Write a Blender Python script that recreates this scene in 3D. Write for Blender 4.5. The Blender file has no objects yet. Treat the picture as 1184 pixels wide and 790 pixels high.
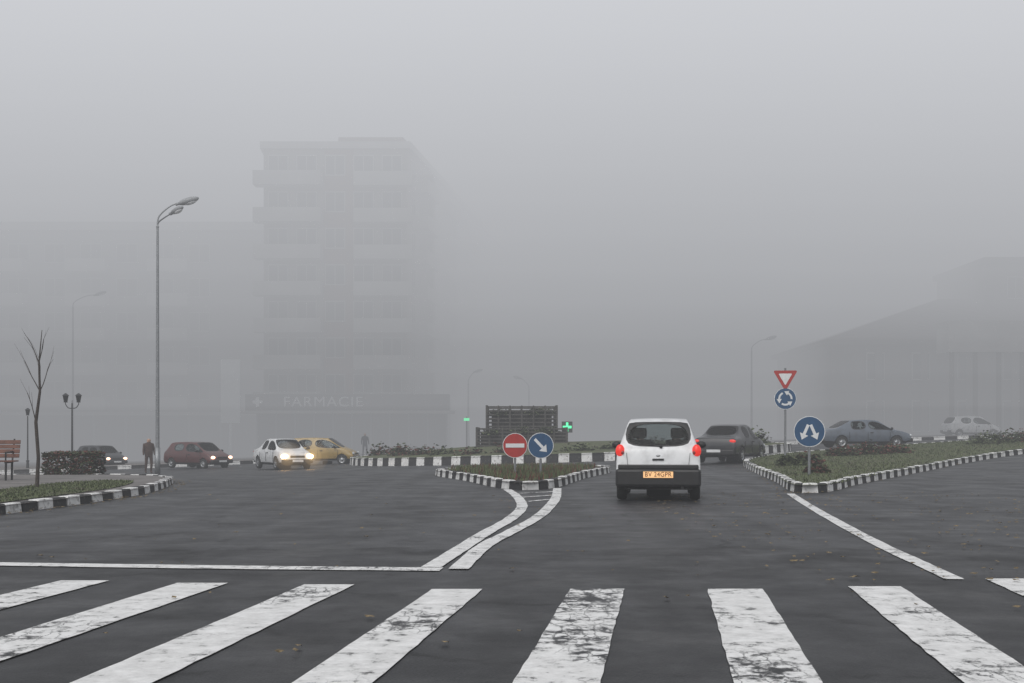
import bpy, bmesh, math, random
from mathutils import Vector, Matrix
random.seed(7)
S = bpy.context.scene
COL = S.collection
R = random.uniform

# ---------------------------------------------------------------- terrain
def h(x, y):
    t = min(max((y-26)/32, 0), 1)
    s = t*t*(3-2*t)
    return s*0.033*min(max(x-4.5, -36), 36)

# ---------------------------------------------------------------- materials
def new_mat(name):
    m = bpy.data.materials.new(name); m.use_nodes = True
    nt = m.node_tree
    for n in list(nt.nodes): nt.nodes.remove(n)
    out = nt.nodes.new('ShaderNodeOutputMaterial')
    return m, nt, out

def N(nt, t, **kw):
    n = nt.nodes.new(t)
    for k, v in kw.items():
        if k in n.inputs.keys(): n.inputs[k].default_value = v
        else: setattr(n, k, v)
    return n

def ramp(nt, src, p0, p1, c0=(0,0,0,1), c1=(1,1,1,1)):
    r = nt.nodes.new('ShaderNodeValToRGB')
    r.color_ramp.elements[0].position = p0; r.color_ramp.elements[0].color = c0
    r.color_ramp.elements[1].position = p1; r.color_ramp.elements[1].color = c1
    nt.links.new(src, r.inputs[0]); return r

def mixc(nt, fac, a, b, mode='MIX'):
    m = nt.nodes.new('ShaderNodeMix'); m.data_type = 'RGBA'; m.blend_type = mode
    for sock, v in ((0, fac), (6, a), (7, b)):
        if hasattr(v, 'links'): nt.links.new(v, m.inputs[sock])
        else: m.inputs[sock].default_value = v
    return m.outputs[2]

def c4(c): return (c[0], c[1], c[2], 1)

def mat(name, col, rough=.6, var=.25, scale=3., metal=0., bump=0., bscale=40., coat=0., dirt=None):
    m, nt, out = new_mat(name)
    p = N(nt, 'ShaderNodeBsdfPrincipled', Roughness=rough, Metallic=metal)
    p.inputs['Coat Weight'].default_value = coat
    tc = N(nt, 'ShaderNodeTexCoord')
    no = N(nt, 'ShaderNodeTexNoise', Scale=scale, Detail=4.)
    nt.links.new(tc.outputs['Object'], no.inputs['Vector'])
    r = ramp(nt, no.outputs['Fac'], .3, .7, c4([x*(1-var) for x in col]), c4([min(1, x*(1+var)) for x in col]))
    colr = r.outputs[0]
    if dirt:
        n2 = N(nt, 'ShaderNodeTexNoise', Scale=dirt[1], Detail=5.)
        nt.links.new(tc.outputs['Object'], n2.inputs['Vector'])
        r2 = ramp(nt, n2.outputs['Fac'], dirt[2], dirt[3])
        colr = mixc(nt, r2.outputs[0], colr, c4(dirt[0]))
    nt.links.new(colr, p.inputs['Base Color'])
    if bump:
        nb = N(nt, 'ShaderNodeTexNoise', Scale=bscale, Detail=3.)
        nt.links.new(tc.outputs['Object'], nb.inputs['Vector'])
        b = N(nt, 'ShaderNodeBump', Strength=bump, Distance=.01)
        nt.links.new(nb.outputs['Fac'], b.inputs['Height'])
        nt.links.new(b.outputs[0], p.inputs['Normal'])
    nt.links.new(p.outputs[0], out.inputs[0])
    return m

def emis(name, col, st, base=None):
    m, nt, out = new_mat(name)
    p = N(nt, 'ShaderNodeBsdfPrincipled', Roughness=.2)
    p.inputs['Base Color'].default_value = c4(base or col)
    p.inputs['Emission Color'].default_value = c4(col)
    p.inputs['Emission Strength'].default_value = st
    nt.links.new(p.outputs[0], out.inputs[0]); return m

def glass(name, tint=(.78,.81,.81)):
    m, nt, out = new_mat(name)
    t = N(nt, 'ShaderNodeBsdfTransparent'); t.inputs[0].default_value = c4(tint)
    g = N(nt, 'ShaderNodeBsdfGlossy', Roughness=.04); g.inputs[0].default_value = (.9,.9,.9,1)
    lw = N(nt, 'ShaderNodeFresnel', IOR=1.2)
    mx = N(nt, 'ShaderNodeMixShader')
    nt.links.new(lw.outputs[0], mx.inputs[0]); nt.links.new(t.outputs[0], mx.inputs[1]); nt.links.new(g.outputs[0], mx.inputs[2])
    nt.links.new(mx.outputs[0], out.inputs[0]); return m

def asphalt_color(nt, tc):
    """shared asphalt colour network, world metres"""
    L = nt.links
    fine = N(nt, 'ShaderNodeTexNoise', Scale=70., Detail=2.); L.new(tc, fine.inputs['Vector'])
    med = N(nt, 'ShaderNodeTexNoise', Scale=1.1, Detail=7., Roughness=.65); L.new(tc, med.inputs['Vector'])
    big = N(nt, 'ShaderNodeTexNoise', Scale=.16, Detail=2.); L.new(tc, big.inputs['Vector'])
    mp = N(nt, 'ShaderNodeMapping'); mp.inputs['Rotation'].default_value = (0,0,math.radians(7.2)); mp.inputs['Scale'].default_value = (1.5,.06,1)
    L.new(tc, mp.inputs['Vector'])
    st = N(nt, 'ShaderNodeTexNoise', Scale=1.0, Detail=3.); L.new(mp.outputs[0], st.inputs['Vector'])
    c = ramp(nt, med.outputs['Fac'], .25, .75, (.0145,.015,.0165,1), (.031,.032,.034,1)).outputs[0]
    c = mixc(nt, .85, c, ramp(nt, fine.outputs['Fac'], .3, .75, (.35,.35,.35,1), (1.9,1.9,1.9,1)).outputs[0], 'MULTIPLY')
    c = mixc(nt, 1., c, ramp(nt, big.outputs['Fac'], .3, .7, (.70,.70,.70,1), (1.35,1.35,1.35,1)).outputs[0], 'MULTIPLY')
    c = mixc(nt, 1., c, ramp(nt, st.outputs['Fac'], .32, .68, (.55,.55,.55,1), (1.4,1.4,1.4,1)).outputs[0], 'MULTIPLY')
    return c, fine, med

def asphalt():
    m, nt, out = new_mat('asphalt'); L = nt.links
    tcn = N(nt, 'ShaderNodeTexCoord'); tc = tcn.outputs['Object']
    c, fine, med = asphalt_color(nt, tc)
    sep = N(nt, 'ShaderNodeSeparateXYZ'); L.new(tc, sep.inputs[0])
    jn = N(nt, 'ShaderNodeTexNoise', Scale=.6, Detail=5.); L.new(tc, jn.inputs['Vector'])
    ma = N(nt, 'ShaderNodeMath', operation='MULTIPLY_ADD'); L.new(jn.outputs['Fac'], ma.inputs[0]); ma.inputs[1].default_value = 2.6; L.new(sep.outputs['Y'], ma.inputs[2])
    mr = N(nt, 'ShaderNodeMapRange'); L.new(ma.outputs[0], mr.inputs[0]); mr.inputs[1].default_value = 13.6; mr.inputs[2].default_value = 13.8
    c = mixc(nt, mr.outputs[0], mixc(nt, 1., c, (.72,.72,.73,1), 'MULTIPLY'), mixc(nt, 1., c, (1.3,1.3,1.31,1), 'MULTIPLY'))
    s1 = N(nt, 'ShaderNodeMath', operation='SUBTRACT'); L.new(ma.outputs[0], s1.inputs[0]); s1.inputs[1].default_value = 13.68
    s2 = N(nt, 'ShaderNodeMath', operation='ABSOLUTE'); L.new(s1.outputs[0], s2.inputs[0])
    jl = ramp(nt, s2.outputs[0], .03, .14, (.4,.4,.4,1), (1,1,1,1))
    c = mixc(nt, 1., c, jl.outputs[0], 'MULTIPLY')
    wv = N(nt, 'ShaderNodeVectorMath', operation='MULTIPLY_ADD'); L.new(med.outputs['Color'], wv.inputs[0]); wv.inputs[1].default_value = (1.1,1.1,0); L.new(tc, wv.inputs[2])
    vo = N(nt, 'ShaderNodeTexVoronoi', feature='DISTANCE_TO_EDGE', Scale=.42); L.new(wv.outputs[0], vo.inputs['Vector'])
    cr = ramp(nt, vo.outputs['Distance'], .004, .02, (.3,.3,.3,1), (1,1,1,1))
    msk = ramp(nt, med.outputs['Fac'], .45, .55)
    c = mixc(nt, msk.outputs[0], c, mixc(nt, 1., c, cr.outputs[0], 'MULTIPLY'))
    sn = N(nt, 'ShaderNodeTexNoise', Scale=.8, Detail=8., Roughness=.7); L.new(tc, sn.inputs['Vector'])
    c = mixc(nt, ramp(nt, sn.outputs['Fac'], .54, .74, (0,0,0,1), (.65,.65,.65,1)).outputs[0], c, (.070,.070,.068,1))
    p = N(nt, 'ShaderNodeBsdfPrincipled')
    L.new(c, p.inputs['Base Color'])
    rr = ramp(nt, med.outputs['Fac'], .3, .7, (.36,.36,.36,1), (.66,.66,.66,1)); L.new(rr.outputs[0], p.inputs['Roughness'])
    p.inputs['Specular IOR Level'].default_value = .33
    b = N(nt, 'ShaderNodeBump', Strength=.6, Distance=.008); L.new(fine.outputs['Fac'], b.inputs['Height']); L.new(b.outputs[0], p.inputs['Normal'])
    L.new(p.outputs[0], out.inputs[0]); return m

def road_paint(name, wear):
    m, nt, out = new_mat(name); L = nt.links
    tcn = N(nt, 'ShaderNodeTexCoord'); tc = tcn.outputs['Object']
    ac, fine, med = asphalt_color(nt, tc)
    n1 = N(nt, 'ShaderNodeTexNoise', Scale=6.5, Detail=9., Roughness=.75); L.new(tc, n1.inputs['Vector'])
    n2 = N(nt, 'ShaderNodeTexNoise', Scale=.9, Detail=2.); L.new(tc, n2.inputs['Vector'])
    ad = N(nt, 'ShaderNodeMath', operation='MULTIPLY_ADD'); L.new(n2.outputs['Fac'], ad.inputs[0]); ad.inputs[1].default_value = .45; L.new(n1.outputs['Fac'], ad.inputs[2])
    w = ramp(nt, ad.outputs[0], .82-wear*.14, .90-wear*.14)
    mp = N(nt, 'ShaderNodeMapping'); mp.inputs['Rotation'].default_value = (0,0,math.radians(7.2)); mp.inputs['Scale'].default_value = (6,1.6,1); L.new(tc, mp.inputs['Vector'])
    vo = N(nt, 'ShaderNodeTexVoronoi', feature='DISTANCE_TO_EDGE', Scale=1.5)
    wv = N(nt, 'ShaderNodeVectorMath', operation='MULTIPLY_ADD'); L.new(n1.outputs['Color'], wv.inputs[0]); wv.inputs[1].default_value = (.8,.8,0); L.new(mp.outputs[0], wv.inputs[2]); L.new(wv.outputs[0], vo.inputs['Vector'])
    ck = ramp(nt, vo.outputs['Distance'], .012, .035, (1,1,1,1), (0,0,0,1))
    ckm = N(nt, 'ShaderNodeMath', operation='MULTIPLY'); L.new(ck.outputs[0], ckm.inputs[0]); L.new(ramp(nt, n2.outputs['Fac'], .56-wear*.2, .66-wear*.2).outputs[0], ckm.inputs[1])
    mx = N(nt, 'ShaderNodeMath', operation='MAXIMUM'); L.new(w.outputs[0], mx.inputs[0]); L.new(ckm.outputs[0], mx.inputs[1])
    dirty = ramp(nt, n1.outputs['Fac'], .35, .7, (.82,.82,.815,1), (.48,.48,.47,1))
    c = mixc(nt, mx.outputs[0], dirty.outputs[0], ac)
    p = N(nt, 'ShaderNodeBsdfPrincipled', Roughness=.6); L.new(c, p.inputs['Base Color'])
    b = N(nt, 'ShaderNodeBump', Strength=.3, Distance=.006); L.new(fine.outputs['Fac'], b.inputs['Height']); L.new(b.outputs[0], p.inputs['Normal'])
    L.new(p.outputs[0], out.inputs[0]); return m

M = {}
M['asphalt'] = asphalt()
M['paint'] = road_paint('road_paint', .2)
M['paint_worn'] = road_paint('road_paint_worn', .6)
M['kerb_w'] = mat('kerb_white', (.72,.72,.71), .7, .12, 5, bump=.3, dirt=((.2,.19,.18), 9, .54, .74))
M['kerb_b'] = mat('kerb_black', (.018,.018,.02), .7, .3, 5, bump=.3, dirt=((.09,.09,.08), 11, .58, .75))
M['grass'] = mat('grass_soil', (.070,.085,.035), .95, .4, 4, bump=.6, bscale=25, dirt=((.09,.07,.045), 2.5, .52, .68))
M['earth'] = mat('earth', (.07,.06,.05), .95, .4, .4, bump=.4)
M['paving'] = mat('paving', (.15,.14,.135), .85, .25, 1.5, bump=.4)
M['soil'] = mat('soil', (.05,.04,.03), .95, .4, 3, bump=.6, bscale=20)
M['galv'] = mat('galvanised_steel', (.25,.26,.27), .45, .15, 8, metal=.6)
M['black'] = mat('black_plastic', (.012,.012,.013), .5, .2, 10)
M['rubber'] = mat('tyre_rubber', (.014,.014,.014), .85, .3, 10)
M['rim'] = mat('wheel_rim', (.35,.36,.37), .35, .2, 8, metal=.7)
M['interior'] = mat('car_interior', (.014,.014,.016), .9, .2, 8)
M['glass'] = glass('car_glass')
M['glassd'] = glass('dark_car_glass', (.08,.09,.09))
M['wood'] = mat('bench_wood', (.13,.05,.03), .6, .3, 6)
M['slat'] = mat('weathered_slats', (.060,.056,.052), .85, .3, 3)
M['bark'] = mat('bark', (.05,.04,.035), .9, .3, 12, bump=.5)
M['leaf_dark'] = mat('foliage', (.038,.050,.022), .8, .5, 6)
M['leaf_mid'] = mat('foliage_mid', (.085,.105,.045), .8, .5, 6)
M['leaf_red'] = mat('foliage_red', (.11,.04,.03), .8, .5, 6)
M['leaf_fall'] = mat('fallen_leaf', (.16,.12,.065), .9, .6, 30)
M['sign_blue'] = mat('sign_blue', (.010,.062,.15), .5, .1, 6)
M['sign_white'] = mat('sign_white', (.66,.67,.68), .5, .08, 6)
M['sign_red'] = mat('sign_red', (.36,.022,.018), .5, .1, 6)
M['sign_grey'] = mat('sign_back', (.25,.26,.27), .6, .1, 6)
M['skin'] = mat('skin', (.45,.28,.2), .6, .1, 6)
M['cloth'] = mat('dark_coat', (.03,.035,.05), .9, .2, 6)
M['cloth2'] = mat('brown_coat', (.06,.035,.028), .9, .2, 6)
M['tail'] = emis('tail_lamp_lit', (1,.05,.03), .6, (.4,.012,.01))
M['tail_off'] = mat('tail_lamp', (.25,.012,.01), .25, .1, 10, coat=.5)
M['head'] = emis('headlamp_lit', (1,.58,.22), 16, (.8,.8,.8))
M['head_w'] = emis('headlamp_lit_small', (1,.50,.32), 3.5, (.8,.8,.8))
M['head_off'] = mat('headlamp', (.5,.52,.54), .2, .1, 10)

# ---------------------------------------------------------------- mesh helper
def empty(name, loc=(0,0,0), rz=0.):
    o = bpy.data.objects.new(name, None); o.empty_display_size = .3
    o.location = loc; o.rotation_euler = (0,0,rz); COL.objects.link(o); return o

class MB:
    def __init__(s): s.v=[]; s.f=[]; s.m=[]
    def add(s, vs, fs, mi=0, T=None):
        b = len(s.v)
        for p in vs:
            p = Vector(p)
            if T is not None: p = T @ p
            s.v.append(p)
        for f in fs: s.f.append([b+i for i in f]); s.m.append(mi)
    def box(s, x0,x1,y0,y1,z0,z1, mi=0, T=None):
        s.add([(x0,y0,z0),(x1,y0,z0),(x1,y1,z0),(x0,y1,z0),(x0,y0,z1),(x1,y0,z1),(x1,y1,z1),(x0,y1,z1)],
              [(0,3,2,1),(4,5,6,7),(0,1,5,4),(1,2,6,5),(2,3,7,6),(3,0,4,7)], mi, T)
    def cyl(s, p0, p1, r0, r1=None, n=10, mi=0, cap=True, T=None):
        if r1 is None: r1 = r0
        p0=Vector(p0); p1=Vector(p1); d=(p1-p0)
        if d.length < 1e-6: return
        q = d.to_track_quat('Z','Y').to_matrix()
        vs=[]
        for p,r in ((p0,r0),(p1,r1)):
            for i in range(n):
                a=2*math.pi*i/n; vs.append(p+q@Vector((r*math.cos(a),r*math.sin(a),0)))
        fs=[(i,(i+1)%n,n+(i+1)%n,n+i) for i in range(n)]
        if cap: fs += [tuple(range(n-1,-1,-1)), tuple(range(n,2*n))]
        s.add(vs, fs, mi, T)
    def ball(s, c, rx, ry, rz, mi=0, n=14, T=None):
        vs=[]; fs=[]; k=n//2+1
        for j in range(1,k):
            ph=math.pi*j/k
            for i in range(n):
                a=2*math.pi*i/n
                vs.append((c[0]+rx*math.sin(ph)*math.cos(a), c[1]+ry*math.sin(ph)*math.sin(a), c[2]+rz*math.cos(ph)))
        t=len(vs); vs.append((c[0],c[1],c[2]+rz)); vs.append((c[0],c[1],c[2]-rz))
        for j in range(k-2):
            for i in range(n): fs.append((j*n+i,(j+1)*n+i,(j+1)*n+(i+1)%n,j*n+(i+1)%n))
        for i in range(n):
            fs.append((i,(i+1)%n,t)); fs.append(((k-2)*n+(i+1)%n,(k-2)*n+i,t+1))
        s.add(vs, fs, mi, T)
    def poly(s, pts, mi=0, T=None): s.add(pts, [tuple(range(len(pts)))], mi, T)
    def obj(s, name, mats, parent=None, bevel=0., smooth=False, loc=None):
        me = bpy.data.meshes.new(name); me.from_pydata([tuple(p) for p in s.v], [], s.f)
        for m in mats: me.materials.append(m)
        for p,mi in zip(me.polygons, s.m): p.material_index = mi; p.use_smooth = smooth
        me.update()
        o = bpy.data.objects.new(name, me); COL.objects.link(o)
        if parent: o.parent = parent
        if loc: o.location = loc
        if bevel:
            b=o.modifiers.new('Bevel','BEVEL'); b.width=bevel; b.segments=2; b.limit_method='ANGLE'
        return o

def catmull(pts, n=8, closed=False):
    out=[]; P=[Vector(p) for p in pts]; L=len(P)
    rng = range(L) if closed else range(L-1)
    for i in rng:
        if closed: a,b,c,d = P[(i-1)%L],P[i],P[(i+1)%L],P[(i+2)%L]
        else: a,b,c,d = P[max(i-1,0)],P[i],P[i+1],P[min(i+2,L-1)]
        for j in range(n):
            t=j/n
            out.append(.5*((2*b)+(-a+c)*t+(2*a-5*b+4*c-d)*t*t+(-a+3*b-3*c+d)*t*t*t))
    if not closed: out.append(P[-1])
    return out

def resample(pts, step, closed=False):
    P=[Vector((p[0],p[1])) for p in pts]
    if closed: P.append(P[0])
    tot=sum((P[i+1]-P[i]).length for i in range(len(P)-1)); n=max(2,round(tot/step))
    if closed and n%2: n+=1
    st=tot/n
    out=[P[0].copy()]; acc=0; target=st
    for i in range(len(P)-1):
        l=(P[i+1]-P[i]).length
        while target<=acc+l+1e-9 and len(out)<=n:
            out.append(P[i].lerp(P[i+1], (target-acc)/l if l else 0)); target+=st
        acc+=l
    if len(out)<n+1 and not closed: out.append(P[-1].copy())
    if closed: out=out[:n]
    return out

def kerb(name, pts, hgt, closed=False, width=.2, step=.5, parent=None, side=1):
    P = resample(pts, step, closed); n=len(P)
    mb=MB(); segs = n if closed else n-1
    def nrm(i):
        a=P[(i-1)%n] if (closed or i>0) else P[i]; b=P[(i+1)%n] if (closed or i<n-1) else P[i]
        d=(b-a).normalized(); return Vector((-d.y,d.x))*side
    for i in range(segs):
        j=(i+1)%n
        a,b=P[i],P[j]; na,nb=nrm(i),nrm(j)
        g=(b-a)*.015/max((b-a).length,.01)
        a0=a+g; b0=b-g; a1=a+na*width+g; b1=b+nb*width-g
        jz=R(-.010,.010); jx=R(-.012,.012)
        ai=a0+na*(.03+jx); bi=b0+nb*(.03+jx)
        vs=[]
        for p in (a0,b0,b1,a1): vs.append((p.x,p.y,h(p.x,p.y)-.1))
        for p in (ai,bi,b1,a1): vs.append((p.x,p.y,h(p.x,p.y)+hgt+jz))
        mb.add(vs, [(0,3,2,1),(4,5,6,7),(0,1,5,4),(1,2,6,5),(2,3,7,6),(3,0,4,7)], i%2)
    return mb.obj(name,[M['kerb_w'],M['kerb_b']],parent,bevel=.015)

def slab(name, pts, hgt, m, parent=None, step=3., dome=None):
    bm=bmesh.new(); vs=[bm.verts.new((p[0],p[1],0)) for p in pts]; bm.faces.new(vs)
    xs=[p[0] for p in pts]; ys=[p[1] for p in pts]
    for ax,lo,hi in ((0,min(xs),max(xs)),(1,min(ys),max(ys))):
        k=math.ceil(lo/step)*step+.013
        while k<hi:
            co=[0,0,0]; no=[0,0,0]; co[ax]=k; no[ax]=1
            bmesh.ops.bisect_plane(bm, geom=bm.verts[:]+bm.edges[:]+bm.faces[:], plane_co=co, plane_no=no)
            k+=step
    for v in bm.verts:
        v.co.z=h(v.co.x,v.co.y)+hgt+(dome(v.co.x,v.co.y) if dome else 0)
    bmesh.ops.recalc_face_normals(bm, faces=bm.faces)
    for f in bm.faces:
        if f.normal.z<0: f.normal_flip()
    me=bpy.data.meshes.new(name); bm.to_mesh(me); bm.free(); me.materials.append(m)
    o=bpy.data.objects.new(name,me); COL.objects.link(o)
    if parent: o.parent=parent
    return o

def strip(name, pts, w, m, z=.008, parent=None):
    P=[Vector((p[0],p[1])) for p in catmull([(p[0],p[1],0) for p in pts],8)]
    mb=MB(); n=len(P); L=[];Rr=[]
    for i in range(n):
        d=(P[min(i+1,n-1)]-P[max(i-1,0)]).normalized(); q=Vector((-d.y,d.x))*w*.5
        L.append(P[i]+q+q*R(-.06,.06)); Rr.append(P[i]-q+q*R(-.06,.06))
    vs=[(p.x,p.y,h(p.x,p.y)+z) for p in L]+[(p.x,p.y,h(p.x,p.y)+z) for p in Rr]
    mb.add(vs,[(i,n+i,n+i+1,i+1) for i in range(n-1)])
    return mb.obj(name,[m],parent)

# ---------------------------------------------------------------- ground + road
def grid(name, xs, ys, z, m):
    mb=MB(); nx=len(xs)
    vs=[(x,y,h(x,y)+z) for y in ys for x in xs]
    fs=[(j*nx+i,j*nx+i+1,(j+1)*nx+i+1,(j+1)*nx+i) for j in range(len(ys)-1) for i in range(nx-1)]
    mb.add(vs,fs); return mb.obj(name,[m],smooth=True)
gx=[-600,-200,-100,-60,-45,-31.5,-20,-10,0,10,20,30,40.5,60,100,200,600]
gy=[-60,-20,0,20]+[26+2*i for i in range(17)]+[66,76,86,93,120,200,400,900]
grid('ground',gx,gy,-.004,M['earth'])
grid('road',[x for x in gx if -60<=x<=60],[y for y in gy if -20<=y<=93],0,M['asphalt'])

# ---------------------------------------------------------------- zebra crossing
DX,DY=.1247,.992
zeb=[(-5.66,-5.24,10.1),(-4.66,-4.25,10.0),(-3.66,-3.26,9.82),(-2.67,-2.26,9.66),(-1.636,-1.245,9.55),(-.61,-.225,9.28),(.444,.862,9.28),(1.498,1.923,9.28),(2.62,3.03,9.44),(3.88,4.29,9.94),(4.95,5.36,9.9),(6.0,6.4,9.9)]
mb=MB()
for i,(a,b,y) in enumerate(zeb):
    n=24; L=4.6; rows=[]
    for j in range(n+1):
        t=-L*j/n
        yy=y+t*DY; o=t*DX
        rows.append((a+o+R(-.005,.005),b+o+R(-.005,.005),yy+(R(-.01,.01))))
    vs=[(r[0],r[2],.008) for r in rows]+[(r[1],r[2],.008) for r in rows]
    mb.add(vs,[(j,j+1,n+2+j,n+1+j) for j in range(n)],1 if i in (6,7) else 0)
mb.obj('zebra_crossing',[M['paint'],M['paint_worn']])
strip('give_way_line',[(-14,12.2),(-9,11.6),(-4.7,11.05),(-2.5,10.78),(-.62,10.62)],.26,M['paint'],.008)
strip('lane_line',[(-.72,10.75),(-.547,12.35),(-.328,14.36),(-.048,16.6),(.135,18.9),(.163,20.7),(.067,23.3),(-.1,25.6)],.18,M['paint'],.012)
strip('lane_line',[(-.47,10.62),(-.293,12.8),(-.02,14.6),(.34,17),(.62,19.8),(.83,22.7),(.98,26.2)],.18,M['paint'],.012)
strip('lane_line',[(5.5,23.9),(4.9,20),(4.36,16.15),(3.95,13.02),(3.75,11.13),(3.62,9.9)],.16,M['paint'],.008)
mb=MB()
for y,x0,x1 in ((24.6,.12,.84),(23.2,.2,.78),(21.8,.28,.72)):
    mb.poly([(x0,y-.5,.008),(x0+.02,y-.72,.008),(x1,y+.0,.008),(x1,y+.25,.008)])
mb.obj('hatched_marking',[M['paint_worn']])

# ---------------------------------------------------------------- islands / kerbs
def island(name, ctrl, hgt, m, n=5, dome=None, parent=None, step=3.):
    P=catmull([(p[0],p[1],0) for p in ctrl],n,True)
    P=[(p.x,p.y) for p in P]
    area=sum(P[i][0]*P[(i+1)%len(P)][1]-P[(i+1)%len(P)][0]*P[i][1] for i in range(len(P)))
    E=empty(name)
    kerb('kerb',P,hgt,True,.2,.5,E,1 if area>0 else -1)
    slab('bed',P,hgt-.03,m,E,step,dome)
    return E
island('splitter_island',[(-2.3,36),(-1.13,30.5),(-.3,26.5),(.36,25.5),(1.05,27),(1.95,32.3),(3.1,38.5),(1,39.6),(-1.5,38.4)],.19,M['soil'])
ri=[(7.5,38.2),(6.5,30),(5.75,24.9),(6.15,24.3),(6.9,25.6),(8.2,28.5),(11.3,34.3),(15.9,42),(21,48.5),(31,58),(40,66),(36,72),(27,67),(18,58),(11.5,51),(8.6,44.5)]
island('lawn_island',ri,.19,M['grass'])
cx,cy,cr=3,64,11.5
def cdome(x,y):
    r=math.hypot(x-cx,y-cy)/cr; return .45*max(0,1-r*r)
island('roundabout_island',[(cx+cr*math.cos(a*math.pi/8),cy+cr*math.sin(a*math.pi/8)) for a in range(16)],.38,M['grass'],dome=cdome)
lk=[(-8.6,-6),(-8.2,6),(-7.75,14),(-7.5,18),(-7.32,20),(-7.22,22),(-7.3,24.5),(-7.9,28),(-8.9,31.2),(-11.5,33.8),(-17,35.6),(-24,36.5),(-40,37.5)]
lp=[(p.x,p.y) for p in catmull([(a,b,0) for a,b in lk],6)]
pv=empty('pavement')
kerb('kerb',lp,.15,False,.2,.5,pv,1)
slab('paving',lp+[(-40,-6)],.13,M['paving'],pv)
vp=catmull([(-8.0,12,0),(-7.8,19,0),(-7.75,23.5,0),(-8.5,27,0),(-9.6,26,0),(-9.6,20,0),(-9.8,12,0)],5,True)
slab('grass_verge',[(p.x,p.y) for p in vp],.145,M['grass'])
fl=[(p.x,p.y) for p in catmull([(-40,66,0),(-28,69,0),(-20,72,0),(-14,76,0),(-11,84,0),(-10.5,92,0)],6)]
fe=empty('far_pavement'); kerb('kerb',fl,.2,False,.2,.8,fe,1); slab('paving',fl+[(-60,92),(-60,66)],.17,M['paving'],fe)
fr=[(p.x,p.y) for p in catmull([(9,92,0),(12,84,0),(20,79.5,0),(30,79,0),(58,84,0)],6)]
fe=empty('far_pavement'); kerb('kerb',fr,.2,False,.2,.8,fe,1); slab('paving',fr+[(58,92)],.17,M['paving'],fe)

# ---------------------------------------------------------------- grass blades, leaves
def pip(x,y,P):
    c=False; j=len(P)-1
    for i in range(len(P)):
        if (P[i][1]>y)!=(P[j][1]>y) and x<(P[j][0]-P[i][0])*(y-P[i][1])/(P[j][1]-P[i][1])+P[i][0]: c=not c
        j=i
    return c
def blades(name, P, n, z, hmin=.05, hmax=.13, mats=('leaf_mid','leaf_dark'), frac=.75):
    xs=[p[0] for p in P]; ys=[p[1] for p in P]; mb=MB(); k=0; t=0
    while k<n and t<n*8:
        t+=1; x=R(min(xs),max(xs)); y=R(min(ys),max(ys))
        if not pip(x,y,P): continue
        k+=1; a=R(0,6.28); w=R(.012,.03); H=R(hmin,hmax); dx,dy=math.cos(a)*w,math.sin(a)*w
        z0=h(x,y)+z-.02
        mb.add([(x-dx,y-dy,z0),(x+dx,y+dy,z0),(x+R(-.06,.06),y+R(-.06,.06),z0+H)],[(0,1,2)],0 if R(0,1)<frac else 1)
    return mb.obj(name,[M[m] for m in mats])
riP=[(p.x,p.y) for p in catmull([(a,b,0) for a,b in ri],5,True)]
gxc,gyc=13,45
riI=[(p[0]+(gxc-p[0])*.035,p[1]+(gyc-p[1])*.02) for p in riP]
blades('grass',riI,26000,.16,.03,.09)
blades('grass',[(p.x,p.y) for p in vp],9000,.14,.03,.07)
si=[(-1.9,35.6),(-.9,30.6),(-.1,26.8),(.36,26),(.85,27.3),(1.7,32.3),(2.7,38),(1,39.2),(-1.3,38)]
blades('low_planting',si,5000,.16,.06,.22,('leaf_mid','leaf_red'))
mb=MB()
def leaf(x,y,z,sz):
    a=R(0,6.28); T=Matrix.Translation((x,y,z))@Matrix.Rotation(a,4,'Z')@Matrix.Rotation(R(-.35,.35),4,'X')
    mb.add([(-sz,0,0),(-sz*.3,-sz*.55,.004),(sz*.5,-sz*.4,0),(sz,0,.01),(sz*.4,sz*.45,0),(-sz*.4,sz*.5,.006)],[(0,1,2,3,4,5)],0,T)
for i in range(620):
    x=R(2.2,9); y=R(9,24)
    if i%4==0: x=R(-7,9); y=R(6,25)
    leaf(x,y,h(x,y)+.02,R(.015,.04))
leaf(-1.25,6.5,.03,.035); leaf(-1.17,6.53,.03,.03)
for i in range(420):
    q=random.choice(lp)
    if q[1]>5: leaf(q[0]+R(-.02,.4),q[1]+R(-.5,.5),h(q[0],q[1])+.02,R(.015,.04))
for i in range(350):
    q=random.choice(riP); leaf(q[0]+R(-.5,.0)*.7,q[1]-R(.1,.4),h(q[0],q[1])+.02,R(.015,.035))
mb.obj('fallen_leaves',[M['leaf_fall']])

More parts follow.
